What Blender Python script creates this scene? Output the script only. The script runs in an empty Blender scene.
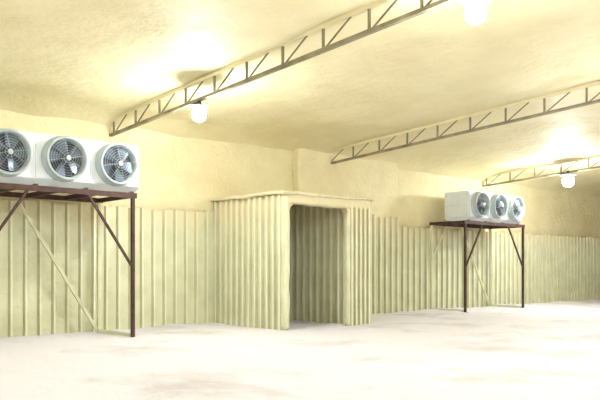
import bpy, bmesh, math, random
from mathutils import Vector, Matrix, noise
random.seed(4)
sc = bpy.context.scene
sc.view_settings.view_transform = 'Standard'
D = 14.8            # distance of the long wall
SL = 0.058          # roof slope
ZC = 4.77           # ceiling height at the long wall
X0, X1, YB = -6.0, 38.0, -8.0
def ceil_z(y): return ZC + SL*(D-y)

# ---------------------------------------------------------------- materials
def newmat(name):
    m = bpy.data.materials.new(name); m.use_nodes = True
    nt = m.node_tree; b = nt.nodes['Principled BSDF']
    return m, nt, b
def foam(name, c1, c2, rough=0.55, bump=0.35, scale=1.1, bscale=9, dist=.06):
    m, nt, b = newmat(name)
    tc = nt.nodes.new('ShaderNodeTexCoord')
    n1 = nt.nodes.new('ShaderNodeTexNoise'); n1.inputs['Scale'].default_value = scale; n1.inputs['Detail'].default_value = 7; n1.inputs['Roughness'].default_value = .6
    n2 = nt.nodes.new('ShaderNodeTexNoise'); n2.inputs['Scale'].default_value = bscale; n2.inputs['Detail'].default_value = 6; n2.inputs['Roughness'].default_value = .6
    r = nt.nodes.new('ShaderNodeValToRGB')
    r.color_ramp.elements[0].position = .35; r.color_ramp.elements[0].color = (*c1, 1)
    r.color_ramp.elements[1].position = .65; r.color_ramp.elements[1].color = (*c2, 1)
    bp = nt.nodes.new('ShaderNodeBump'); bp.inputs['Strength'].default_value = bump; bp.inputs['Distance'].default_value = dist
    L = nt.links.new
    L(tc.outputs['Object'], n1.inputs['Vector']); L(tc.outputs['Object'], n2.inputs['Vector'])
    L(n1.outputs['Fac'], r.inputs['Fac']); L(r.outputs['Color'], b.inputs['Base Color'])
    L(n2.outputs['Fac'], bp.inputs['Height']); L(bp.outputs['Normal'], b.inputs['Normal'])
    b.inputs['Roughness'].default_value = rough
    return m
def plain(name, c, rough=.5, metal=0, var=.12, scale=6):
    m, nt, b = newmat(name)
    tc = nt.nodes.new('ShaderNodeTexCoord')
    n = nt.nodes.new('ShaderNodeTexNoise'); n.inputs['Scale'].default_value = scale; n.inputs['Detail'].default_value = 5
    r = nt.nodes.new('ShaderNodeValToRGB')
    r.color_ramp.elements[0].position = .3; r.color_ramp.elements[0].color = (*[v*(1-var) for v in c], 1)
    r.color_ramp.elements[1].position = .7; r.color_ramp.elements[1].color = (*[min(1, v*(1+var)) for v in c], 1)
    nt.links.new(tc.outputs['Object'], n.inputs['Vector']); nt.links.new(n.outputs['Fac'], r.inputs['Fac'])
    nt.links.new(r.outputs['Color'], b.inputs['Base Color'])
    b.inputs['Roughness'].default_value = rough; b.inputs['Metallic'].default_value = metal
    return m
M_ceil = foam('ceiling_foam', (.74, .66, .385), (.82, .75, .47), .6, .6, .8, 4, .07)
M_wall = foam('wall_foam', (.73, .64, .36), (.81, .745, .46), .6, .9, 1.0, 7, .07)
M_box = foam('vestibule_foam', (.64, .58, .36), (.75, .71, .48), .6, .8, 2)
M_steel = plain('rusty_steel', (.065, .03, .022), .6, .2, .4)
M_truss = plain('truss_steel', (.24, .215, .13), .6, .1, .4, 3)
M_white = plain('white_enamel', (.73, .79, .81), .35, 0, .04)
M_ring = plain('fan_ring_enamel', (.44, .51, .51), .35, 0, .05)
M_dark = plain('fan_interior', (.045, .06, .07), .6, 0, .2)
M_blade = plain('fan_blade', (.13, .17, .22), .35, .5, .1)
M_wire = plain('grille_wire', (.38, .43, .44), .4, .3, .05)
M_fin = plain('coil_fins', (.45, .47, .48), .4, .7, .1)
M_black = plain('lamp_holder', (.03, .03, .035), .5)
M_shade = plain('lamp_shade_enamel', (.25, .26, .26), .4)
M_copper = plain('insulated_pipe', (.55, .50, .32), .6)

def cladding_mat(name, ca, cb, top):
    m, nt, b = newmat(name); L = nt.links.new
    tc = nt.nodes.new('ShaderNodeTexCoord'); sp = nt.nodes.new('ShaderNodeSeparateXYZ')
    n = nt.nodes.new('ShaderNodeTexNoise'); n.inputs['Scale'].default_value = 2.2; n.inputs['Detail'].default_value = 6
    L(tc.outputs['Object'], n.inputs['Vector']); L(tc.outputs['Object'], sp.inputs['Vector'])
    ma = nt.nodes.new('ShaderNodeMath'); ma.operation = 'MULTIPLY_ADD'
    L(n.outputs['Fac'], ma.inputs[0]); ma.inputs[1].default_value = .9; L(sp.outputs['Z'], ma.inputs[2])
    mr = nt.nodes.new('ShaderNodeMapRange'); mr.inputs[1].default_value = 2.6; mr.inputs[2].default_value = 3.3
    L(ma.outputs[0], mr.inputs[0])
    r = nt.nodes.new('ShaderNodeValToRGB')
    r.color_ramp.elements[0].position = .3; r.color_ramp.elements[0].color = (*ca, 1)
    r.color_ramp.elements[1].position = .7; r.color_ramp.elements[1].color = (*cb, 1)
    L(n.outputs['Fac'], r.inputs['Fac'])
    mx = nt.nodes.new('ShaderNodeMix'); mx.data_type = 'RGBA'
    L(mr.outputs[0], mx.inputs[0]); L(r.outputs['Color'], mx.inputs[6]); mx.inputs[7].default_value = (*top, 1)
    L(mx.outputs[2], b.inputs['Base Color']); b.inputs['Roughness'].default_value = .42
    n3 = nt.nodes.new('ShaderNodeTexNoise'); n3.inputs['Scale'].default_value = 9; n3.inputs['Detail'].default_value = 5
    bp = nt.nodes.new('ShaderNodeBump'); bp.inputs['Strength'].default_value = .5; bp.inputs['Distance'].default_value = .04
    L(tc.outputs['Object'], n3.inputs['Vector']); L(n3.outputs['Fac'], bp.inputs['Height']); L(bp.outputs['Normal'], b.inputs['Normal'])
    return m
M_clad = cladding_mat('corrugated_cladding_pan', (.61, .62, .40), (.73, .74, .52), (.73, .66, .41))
M_rib = cladding_mat('corrugated_cladding_rib', (.75, .765, .56), (.84, .855, .67), (.78, .73, .50))  # rib faces paler: less foam, plus contrast painted in for the flat lighting
M_ribside_shade = cladding_mat('corrugated_cladding_web_shaded', (.48, .48, .29), (.58, .58, .37), (.60, .54, .32))  # rib sides coloured darker as painted shading between rib and pan
def floor_mat():
    m, nt, b = newmat('frosted_floor'); L = nt.links.new
    tc = nt.nodes.new('ShaderNodeTexCoord')
    n = nt.nodes.new('ShaderNodeTexNoise'); n.inputs['Scale'].default_value = .5; n.inputs['Detail'].default_value = 10; n.inputs['Roughness'].default_value = .6
    n2 = nt.nodes.new('ShaderNodeTexNoise'); n2.inputs['Scale'].default_value = 3; n2.inputs['Detail'].default_value = 12; n2.inputs['Roughness'].default_value = .7
    r = nt.nodes.new('ShaderNodeValToRGB'); e = r.color_ramp.elements
    e[0].position = .32; e[0].color = (.68, .65, .70, 1); e[1].position = .48; e[1].color = (.90, .885, .985, 1)
    bp = nt.nodes.new('ShaderNodeBump'); bp.inputs['Strength'].default_value = .9; bp.inputs['Distance'].default_value = .10
    L(tc.outputs['Object'], n.inputs['Vector']); L(tc.outputs['Object'], n2.inputs['Vector'])
    L(n.outputs['Fac'], r.inputs['Fac']); L(r.outputs['Color'], b.inputs['Base Color'])
    L(n2.outputs['Fac'], bp.inputs['Height']); L(bp.outputs['Normal'], b.inputs['Normal'])
    b.inputs['Roughness'].default_value = .6
    return m
M_floor = floor_mat()
def emis(name, c, s):
    m, nt, b = newmat(name)
    b.inputs['Base Color'].default_value = (*c, 1)
    b.inputs['Emission Color'].default_value = (*c, 1); b.inputs['Emission Strength'].default_value = s
    return m
M_bulb = emis('glowing_bulb', (.96, .97, 1), 440)
M_bulb2 = emis('glowing_bulb_strong', (.96, .97, 1), 440)

# ---------------------------------------------------------------- helpers
def obj(name, bm, mat, parent=None, smooth=False):
    me = bpy.data.meshes.new(name); bmesh.ops.recalc_face_normals(bm, faces=bm.faces); bm.to_mesh(me); bm.free()
    if smooth:
        for p in me.polygons: p.use_smooth = True
    o = bpy.data.objects.new(name, me); me.materials.append(mat); sc.collection.objects.link(o)
    if parent: o.parent = parent
    return o
def empty(name, loc=(0, 0, 0)):
    e = bpy.data.objects.new(name, None); e.location = loc; e.empty_display_size = .2
    sc.collection.objects.link(e); return e
def box(bm, a, b):
    x0, y0, z0 = a; x1, y1, z1 = b
    v = [bm.verts.new(p) for p in ((x0,y0,z0),(x1,y0,z0),(x1,y1,z0),(x0,y1,z0),(x0,y0,z1),(x1,y0,z1),(x1,y1,z1),(x0,y1,z1))]
    for f in ((0,3,2,1),(4,5,6,7),(0,1,5,4),(1,2,6,5),(2,3,7,6),(3,0,4,7)): bm.faces.new([v[i] for i in f])
def bar(bm, p, q, w, h=None):
    h = h or w; p = Vector(p); q = Vector(q); d = (q-p).normalized()
    ref = Vector((0,0,1)) if abs(d.z) < .95 else Vector((0,1,0))
    s = d.cross(ref).normalized(); u = s.cross(d).normalized()
    vs = []
    for c in (p, q):
        for a, b in ((-1,-1),(1,-1),(1,1),(-1,1)): vs.append(bm.verts.new(c + s*a*w/2 + u*b*h/2))
    for f in ((0,1,2,3),(7,6,5,4),(0,4,5,1),(1,5,6,2),(2,6,7,3),(3,7,4,0)): bm.faces.new([vs[i] for i in f])
def tube(bm, pts, r, n=8, closed=False):
    pts = [Vector(p) for p in pts]; rings = []; m = len(pts)
    for i, p in enumerate(pts):
        if closed: d = pts[(i+1) % m]-pts[i-1]
        else: d = pts[min(i+1, m-1)]-pts[max(i-1, 0)]
        d.normalize(); ref = Vector((0,1,0)) if abs(d.y) < .9 else Vector((0,0,1))
        s = d.cross(ref).normalized(); u = s.cross(d)
        rings.append([bm.verts.new(p + s*math.cos(2*math.pi*k/n)*r + u*math.sin(2*math.pi*k/n)*r) for k in range(n)])
    for i in range(m if closed else m-1):
        a, b = rings[i], rings[(i+1) % m]
        for k in range(n): bm.faces.new((a[k], a[(k+1)%n], b[(k+1)%n], b[k]))
    if not closed:
        bm.faces.new(rings[0][::-1]); bm.faces.new(rings[-1])
def lathe_y(bm, prof, cx, cz, n=40, cap=False):
    rings = []
    for r, y in prof:
        rings.append([bm.verts.new((cx+math.cos(2*math.pi*k/n)*r, y, cz+math.sin(2*math.pi*k/n)*r)) for k in range(n)])
    for a, b in zip(rings, rings[1:]):
        for k in range(n): bm.faces.new((a[k], a[(k+1)%n], b[(k+1)%n], b[k]))
    if cap: bm.faces.new(rings[0]); bm.faces.new(rings[-1])
def lathe_z(bm, prof, c, n=20, cap=True):
    rings = []
    for r, z in prof:
        rings.append([bm.verts.new((c[0]+math.cos(2*math.pi*k/n)*r, c[1]+math.sin(2*math.pi*k/n)*r, c[2]+z)) for k in range(n)])
    for a, b in zip(rings, rings[1:]):
        for k in range(n): bm.faces.new((a[k], a[(k+1)%n], b[(k+1)%n], b[k]))
    if cap: bm.faces.new(rings[0]); bm.faces.new(rings[-1])
def corrugated(name, p0, p1, z0, z1, nrm, mat, parent=None, pitch=.25, depth=.045, rib=.34, jag=0):
    p0 = Vector((*p0, 0)); p1 = Vector((*p1, 0)); n = Vector((*nrm, 0)).normalized()
    d = (p1-p0); Ln = d.length; d.normalize(); prof = []; s = 0
    while s < Ln:
        for f, o in ((0, 0), (.5-rib/2-.05, 0), (.5-rib/2+.03, 1), (.5+rib/2-.03, 1), (.5+rib/2+.05, 0)):
            if s+f*pitch < Ln: prof.append((s+f*pitch, o*depth))
        s += pitch
    prof.append((Ln, 0)); bm = bmesh.new(); rows = []
    nz = 12
    for j in range(nz+1):
        row = []
        for a, o in prof:
            z = z0+(z1-z0)*j/nz
            if j == nz and jag: z += noise.noise(Vector((a*1.7, 3, z0)))*jag
            w = noise.noise(Vector((a*.8+p0.x, z*.8, p0.y)))*.012
            c = p0+d*a+n*(o+w); c.z = z; row.append(bm.verts.new(c))
        rows.append(row)
    for a, b in zip(rows, rows[1:]):
        for k in range(len(a)-1):
            f = bm.faces.new((a[k], a[k+1], b[k+1], b[k]))
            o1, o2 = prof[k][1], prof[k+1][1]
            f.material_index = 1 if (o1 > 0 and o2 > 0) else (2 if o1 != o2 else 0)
    o = obj(name, bm, mat, parent); o.data.materials.append(M_rib); o.data.materials.append(M_ribside_shade)
    return o

# ---------------------------------------------------------------- shell
# floor with shallow frost mounds
bm = bmesh.new(); st = .16; nx = int((X1-X0)/st); ny = int((D-YB)/st); g = []
for i in range(nx+1):
    r = []
    for j in range(ny+1):
        x = X0+(X1-X0)*i/nx; y = YB+(D-YB)*j/ny
        h = max(0, noise.noise(Vector((x*.7, y*.7, 1)))+.1)*.07+max(0, noise.noise(Vector((x*2.2, y*2.2, 8))))*.05
        r.append(bm.verts.new((x, y, h)))
    g.append(r)
for i in range(nx):
    for j in range(ny): bm.faces.new((g[i][j], g[i+1][j], g[i+1][j+1], g[i][j+1]))
box(bm, (X0-.3, YB-.3, -.2), (X1+.3, D+.3, -.005))
obj('floor', bm, M_floor, smooth=True)
bm = bmesh.new(); st = .2; nx = int((X1-X0)/st)+1; ny = int((D-YB)/st)+1; g = []
for i in range(nx+1):
    r = []
    for j in range(ny+1):
        x = X0+(X1-X0)*i/nx; y = YB+(D-YB)*j/ny
        z = ceil_z(y)+noise.noise(Vector((x*.35, y*.5, 0)))*.07+noise.noise(Vector((x*1.1, y*1.1, 5)))*.04
        if y > D-1.0: z -= .22*((y-(D-1.0))/1.0)**2.2
        r.append(bm.verts.new((x, y, z)))
    g.append(r)
for i in range(nx):
    for j in range(ny): bm.faces.new((g[i][j], g[i+1][j], g[i+1][j+1], g[i][j+1]))
obj('ceiling', bm, M_ceil, smooth=True)
bm = bmesh.new(); nx = int((X1-X0)/.2); nz = 25; g = []
for i in range(nx+1):
    r = []
    for j in range(nz+1):
        x = X0+(X1-X0)*i/nx; z = 4.75*j/nz
        y = D+noise.noise(Vector((x*.5, 9, z*.5)))*.05+noise.noise(Vector((x*1.6, 2, z*1.6)))*.04
        if z > 2.7: y -= .06
        r.append(bm.verts.new((x, y, z)))
    g.append(r)
for i in range(nx):
    for j in range(nz): bm.faces.new((g[i][j], g[i+1][j], g[i+1][j+1], g[i][j+1]))
wb = obj('wall_back', bm, M_wall, smooth=True)
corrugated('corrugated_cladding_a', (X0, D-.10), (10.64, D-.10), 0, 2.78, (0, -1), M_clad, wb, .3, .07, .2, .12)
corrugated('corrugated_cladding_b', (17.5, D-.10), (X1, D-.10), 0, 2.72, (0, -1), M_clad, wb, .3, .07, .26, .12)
for nm, x in (('wall_left', X0), ('wall_right', X1)):
    bm = bmesh.new(); s = -.2 if x == X0 else .2
    prof = [(YB, 0), (D, 0), (D, ZC), (YB, ceil_z(YB))]
    a = [bm.verts.new((x, *p)) for p in prof]; b = [bm.verts.new((x+s, *p)) for p in prof]
    bm.faces.new(a); bm.faces.new(b)
    for k in range(4): bm.faces.new((a[k], a[(k+1)%4], b[(k+1)%4], b[k]))
    obj(nm, bm, M_wall)
bm = bmesh.new(); box(bm, (X0, YB-.2, 0), (X1, YB, ceil_z(YB))); obj('wall_front', bm, M_wall)

# ---------------------------------------------------------------- foam block right of the doorway
def noisy_box(name, a, b, mat, parent=None, amp=.03, step=.15, bev=0, freq=2.3):
    bm = bmesh.new(); box(bm, a, b)
    if bev: bmesh.ops.bevel(bm, geom=bm.edges[:], offset=bev, segments=4, affect='EDGES', profile=.5)
    sx, sy, sz = [abs(b[i]-a[i]) for i in range(3)]
    for ax, ln in ((0, sx), (1, sy), (2, sz)):
        nn = int(ln/step)
        for k in range(1, nn):
            co = Vector(a); co[ax] = a[ax]+(b[ax]-a[ax])*k/nn; no = Vector((0,0,0)); no[ax] = 1
            bmesh.ops.bisect_plane(bm, geom=bm.verts[:]+bm.edges[:]+bm.faces[:], plane_co=co, plane_no=no)
    for v in bm.verts:
        off = noise.noise_vector(v.co*freq)*amp
        if v.co.z < .01: off.z = 0
        v.co += off
    return obj(name, bm, mat, parent, smooth=True)
wb2 = empty('trim_1')
noisy_box('foam_upper_panel', (13.3, 14.5, 2.85), (17.5, 14.82, 4.72), M_wall, wb2, .05, .25, .08)
noisy_box('foam_core', (13.6, 14.52, 0), (17.46, 14.82, 2.9), M_wall, wb2, .01, .3)
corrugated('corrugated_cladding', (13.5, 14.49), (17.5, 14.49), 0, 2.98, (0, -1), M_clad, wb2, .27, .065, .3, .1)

# ---------------------------------------------------------------- door vestibule
dv = empty('door_vestibule'); XR = 13.46
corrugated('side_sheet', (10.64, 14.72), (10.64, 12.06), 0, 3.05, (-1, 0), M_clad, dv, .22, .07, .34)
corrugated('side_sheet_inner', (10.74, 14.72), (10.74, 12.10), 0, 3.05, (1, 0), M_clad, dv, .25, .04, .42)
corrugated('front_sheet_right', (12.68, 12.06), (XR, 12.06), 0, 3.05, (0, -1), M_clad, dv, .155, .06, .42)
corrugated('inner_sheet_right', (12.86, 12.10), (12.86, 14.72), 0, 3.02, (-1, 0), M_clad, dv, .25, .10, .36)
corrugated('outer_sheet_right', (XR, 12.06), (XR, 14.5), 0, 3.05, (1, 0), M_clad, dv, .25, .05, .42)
noisy_box('jamb_left', (10.60, 12.0, 0), (10.76, 12.2, 3.08), M_clad, dv, .025, .1, .07)
noisy_box('jamb_right', (12.66, 12.04, 0), (12.80, 12.22, 3.05), M_clad, dv, .025, .1, .06)
noisy_box('jamb_outer', (XR-.08, 12.0, 0), (XR+.04, 12.2, 3.05), M_clad, dv, .03, .1, .05)
noisy_box('header', (10.70, 12.0, 2.84), (XR, 12.27, 3.12), M_clad, dv, .025, .1, .07, 3)
noisy_box('roof_slab', (10.50, 11.95, 3.05), (XR+.1, 14.72, 3.13), M_box, dv, .035, .12, .035, 2.6)
for nm, xa, s in (('haunch_left', 10.75, 1), ('haunch_right', 12.70, -1)):
    bm = bmesh.new(); R = .28; pts = [(xa, 2.9)]
    for k in range(11):
        t = math.pi/2*k/10
        pts.append((xa+s*(R-R*math.cos(t)), 2.9-R+R*math.sin(t)))
    a = [bm.verts.new((p[0], 12.04, p[1])) for p in pts]; b = [bm.verts.new((p[0], 12.24, p[1])) for p in pts]
    bm.faces.new(a); bm.faces.new(b[::-1])
    for k in range(len(a)): bm.faces.new((a[k], a[(k+1)%len(a)], b[(k+1)%len(a)], b[k]))
    obj(nm, bm, M_clad, dv)
bm = bmesh.new(); box(bm, (10.8, 14.55, 0), (12.84, 14.66, 2.85)); obj('sliding_door_leaf', bm, M_white, dv)
bm = bmesh.new(); bar(bm, (10.9, 14.52, 1.0), (10.9, 14.52, 1.4), .04); obj('door_handle', bm, M_steel, dv)

# ---------------------------------------------------------------- trusses
def truss(x):
    e = empty('roof_truss', (x, 0, 0))
    def zb(y): return ceil_z(y)-.40
    bmT = bmesh.new(); bmB = bmesh.new(); bmW = bmesh.new()
    ya, yb = D-.05, YB+.1
    for s in (-.03, .03):
        bar(bmB, (s, ya, zb(ya)), (s, yb, zb(yb)), .018, .055)
    bar(bmB, (0, ya, zb(ya)-.024), (0, yb, zb(yb)-.024), .08, .008)
    bar(bmT, (0, ya-.3, ceil_z(ya)-.03), (0, yb, ceil_z(yb)-.01), .06, .07)
    y = ya-.15; bay = .95
    while y-bay > yb:
        bar(bmW, (0, y, zb(y)), (0, y, ceil_z(y)-.04), .035, .035)
        bar(bmW, (0, y-.02, zb(y)+.01), (0, y-bay*.62, ceil_z(y)-.03), .022, .022)
        y -= bay
    obj('bottom_chord', bmB, M_truss, e); obj('top_chord', bmT, M_ceil, e); obj('web_members', bmW, M_truss, e)
for x in (.5, 7.8, 14.55, 22.6): truss(x)

# ---------------------------------------------------------------- lamps
def lamp(x, y, drop, bulb=None):
    zt = ceil_z(y)-.40-.03; zl = zt-drop-.2
    e = empty('hanging_lamp', (x, y, zl))
    bm = bmesh.new(); tube(bm, [(0, 0, zt-zl), (.01, 0, (zt-zl+.15)*.5), (0, 0, .15)], .008, 6); obj('cable', bm, M_black, e)
    bm = bmesh.new(); lathe_z(bm, [(.015, .19), (.04, .18), (.045, .13), (.06, .10), (.06, .085)], (0, 0, 0)); obj('lamp_holder', bm, M_black, e, True)
    bm = bmesh.new(); lathe_z(bm, [(.05, .13), (.10, .115), (.19, .07), (.195, .065), (.10, .105), (.05, .12)], (0, 0, 0), 28, False); obj('lamp_shade', bm, M_shade, e, True)  # fixture housing, widened into a shade to block lamplight from the ceiling
    bm = bmesh.new(); lathe_z(bm, [(.04, .085), (.07, .06), (.115, .01), (.138, -.06), (.130, -.13), (.09, -.185), (.03, -.21)], (0, 0, 0), 16)
    o = obj('bulb', bm, bulb or M_bulb, e, True)
    return e
lamp(7.8, 11.3, -.03); lamp(7.8, 5.2, .0)
l3 = lamp(22.6, 11.5, -.03, M_bulb2); l3.scale = (1.35, 1.35, 1.35)
lamp(14.55, 5.0, .1); lamp(22.6, 4.0, .1); lamp(.5, 9.5, .05); lamp(.5, 2.5, .05); lamp(7.8, -2.5, .05); lamp(14.55, -2.5, .05)  # unseen lamps added out of frame as fill light

# ---------------------------------------------------------------- evaporator + stand
def stand(xa, xb, yf, yr, zt):
    e = empty('evaporator_stand', (xa, yf, 0)); L = xb-xa; Wd = yr-yf
    bm = bmesh.new(); h = .1
    bar(bm, (-.08, .03, zt-h/2), (L+.08, .03, zt-h/2), .06, h)
    bar(bm, (-.08, Wd, zt-h/2), (L+.08, Wd, zt-h/2), .06, h)
    n = 5
    for k in range(n):
        x = L*k/(n-1); bar(bm, (x, .03, zt-h/2), (x, Wd, zt-h/2), .05, h-.01)
    obj('platform_frame', bm, M_steel, e)
    bm = bmesh.new()
    for x in (0, L):
        bar(bm, (x, .03, .0), (x, .03, zt-h), .065); box(bm, (x-.08, -.05, 0), (x+.08, .11, .012))
    obj('front_posts', bm, M_steel, e)
    bm = bmesh.new()
    bar(bm, (.03, .03, zt-1.45), (.95, .03, zt-.1), .045); bar(bm, (L-.03, .03, zt-1.45), (L-.95, .03, zt-.1), .045)
    obj('front_braces', bm, M_steel, e)
    bm = bmesh.new()
    for x in (0, L):
        bar(bm, (x, Wd, 0), (x, Wd, zt-h), .08)
        bar(bm, (x, .08, .05), (x, Wd, .05), .07)
    bar(bm, (L-.03, Wd+.02, .05), (L-1.75, Wd+.02, zt-.15), .06)
    bar(bm, (.03, Wd+.02, zt-1.2), (.8, Wd+.02, zt-.15), .06)
    obj('foam_covered_rear_frame', bm, M_clad, e)
def evaporator(xa, yf, zb, nf=3, pitch=1.07):
    e = empty('evaporator_cooler', (xa, yf, zb)); L = nf*pitch; H = .90; Dp = .95; z0 = .07
    bm = bmesh.new(); box(bm, (0, 0, z0+.05), (L, Dp, z0+H))
    bmesh.ops.bevel(bm, geom=bm.edges[:], offset=.025, segments=2, affect='EDGES')
    obj('casing', bm, M_white, e)
    bm = bmesh.new()
    lo = [(.05, .1), (L-.05, .1), (L-.05, Dp-.12), (.05, Dp-.12)]; up = [(-.01, -.02), (L+.01, -.02), (L+.01, Dp+.02), (-.01, Dp+.02)]
    a = [bm.verts.new((*p, .035)) for p in lo]; b = [bm.verts.new((*p, z0+.06)) for p in up]
    bm.faces.new(a); bm.faces.new(b)
    for k in range(4): bm.faces.new((a[k], a[(k+1)%4], b[(k+1)%4], b[k]))
    obj('drain_pan', bm, M_white, e)
    bm = bmesh.new()
    for k in range(4):
        x = .12+(L-.24)*k/3
        for y in (.12, Dp-.12): box(bm, (x-.04, y-.04, 0), (x+.04, y+.04, .06))
    obj('feet', bm, M_steel, e)
    bm = bmesh.new()
    for k in range(1, nf): box(bm, (k*pitch-.008, -.006, z0+.09), (k*pitch+.008, .01, z0+H-.03))
    for x in (.045, L-.045): box(bm, (x-.004, -.005, z0+.09), (x+.004, .01, z0+H-.03))
    for x in (-.004, L-.006):
        box(bm, (x, .05, z0+.45), (x+.01, Dp-.05, z0+.456))
        for z in (.15, .75):
            for y in (.08, Dp-.08): box(bm, (x-.004, y-.012, z0+z), (x+.014, y+.012, z0+z+.024))
    obj('panel_seams', bm, M_fin, e)
    bm = bmesh.new()
    for k in range(int(L/.04)): box(bm, (.04+k*.04, Dp-.005, z0+.1), (.045+k*.04, Dp+.012, z0+H-.05))
    obj('coil_fins', bm, M_fin, e)
    cz = z0+.05+(H-.05)/2
    bS = bmesh.new(); bD = bmesh.new(); bB = bmesh.new(); bG = bmesh.new(); bH = bmesh.new()
    R = .385
    for k in range(nf):
        cx = (k+.5)*pitch
        lathe_y(bS, [(R+.05, .0), (R+.045, -.03), (R+.02, -.05), (R+.012, -.17), (R+.025, -.185), (R, -.195), (R-.03, -.175), (R-.035, -.012)], cx, cz)
        lathe_y(bD, [(R-.03, -.01), (.02, -.012)], cx, cz, cap=True)
        for b in range(5):
            a0 = b*2*math.pi/5+k*.5; vs = []
            for i in range(6):
                r = .09+(R-.14)*i/5; row = []
                for j in range(4):
                    t = (j/3-.5); a = a0+t*(.95-.25*i/5)+.12*i/5
                    row.append(bB.verts.new((cx+math.cos(a)*r, -.075+t*.07*(1.2-.5*i/5), cz+math.sin(a)*r)))
                vs.append(row)
            for i in range(5):
                for j in range(3): bB.faces.new((vs[i][j], vs[i+1][j], vs[i+1][j+1], vs[i][j+1]))
        lathe_y(bH, [(.10, -.02), (.10, -.11), (.08, -.13), (.02, -.135)], cx, cz, 24, True)
        for q in range(1, 9):
            r = R*q/8.3; yy = -.195-.03*(1-(r/R)**2)
            tube(bG, [(cx+math.cos(t*math.pi/16)*r, yy, cz+math.sin(t*math.pi/16)*r) for t in range(32)], .003, 4, True)
        for q in range(8):
            a = q*math.pi/4+.2
            tube(bG, [(cx+math.cos(a)*r, -.197-.03*(1-(r/R)**2), cz+math.sin(a)*r) for r in (.04, .2, R+.005)], .004, 4)
        lathe_y(bG, [(.05, -.224), (.045, -.236), (.01, -.238)], cx, cz, 20, True)
    obj('fan_shrouds', bS, M_ring, e, True); obj('fan_recesses', bD, M_dark, e); obj('fan_blades', bB, M_blade, e, True)
    obj('fan_hubs', bH, M_dark, e); obj('fan_grilles', bG, M_wire, e)
    bm = bmesh.new()
    tube(bm, [(L-.01, Dp-.2, z0+.6), (L+.12, Dp-.2, z0+.6), (L+.15, Dp-.15, z0+.62), (L+.15, Dp+.45, z0+.62)], .02)
    tube(bm, [(L-.01, Dp-.3, z0+.3), (L+.10, Dp-.3, z0+.3), (L+.12, Dp-.25, z0+.32), (L+.12, Dp+.45, z0+.32)], .014)
    obj('refrigerant_pipes', bm, M_copper, e)
stand(4.22, 7.30, 12.86, 14.32, 2.9); evaporator(4.28, 12.96, 2.9)
stand(19.15, 22.6, 13.12, 14.45, 2.9); evaporator(19.45, 13.22, 2.9)

# ---------------------------------------------------------------- world + camera
w = bpy.data.worlds.new('World'); sc.world = w; w.use_nodes = True
w.node_tree.nodes['Background'].inputs[0].default_value = (.9, .9, 1, 1); w.node_tree.nodes['Background'].inputs[1].default_value = .3
cam = bpy.data.cameras.new('Camera'); co = bpy.data.objects.new('Camera', cam); sc.collection.objects.link(co)
cam.sensor_width = 36; cam.lens = 43.2; cam.shift_y = 68/600
co.location = (0, 0, 1.4); co.rotation_euler = (math.radians(90), 0, -math.radians(42.6)); cam.clip_end = 200
sc.camera = co
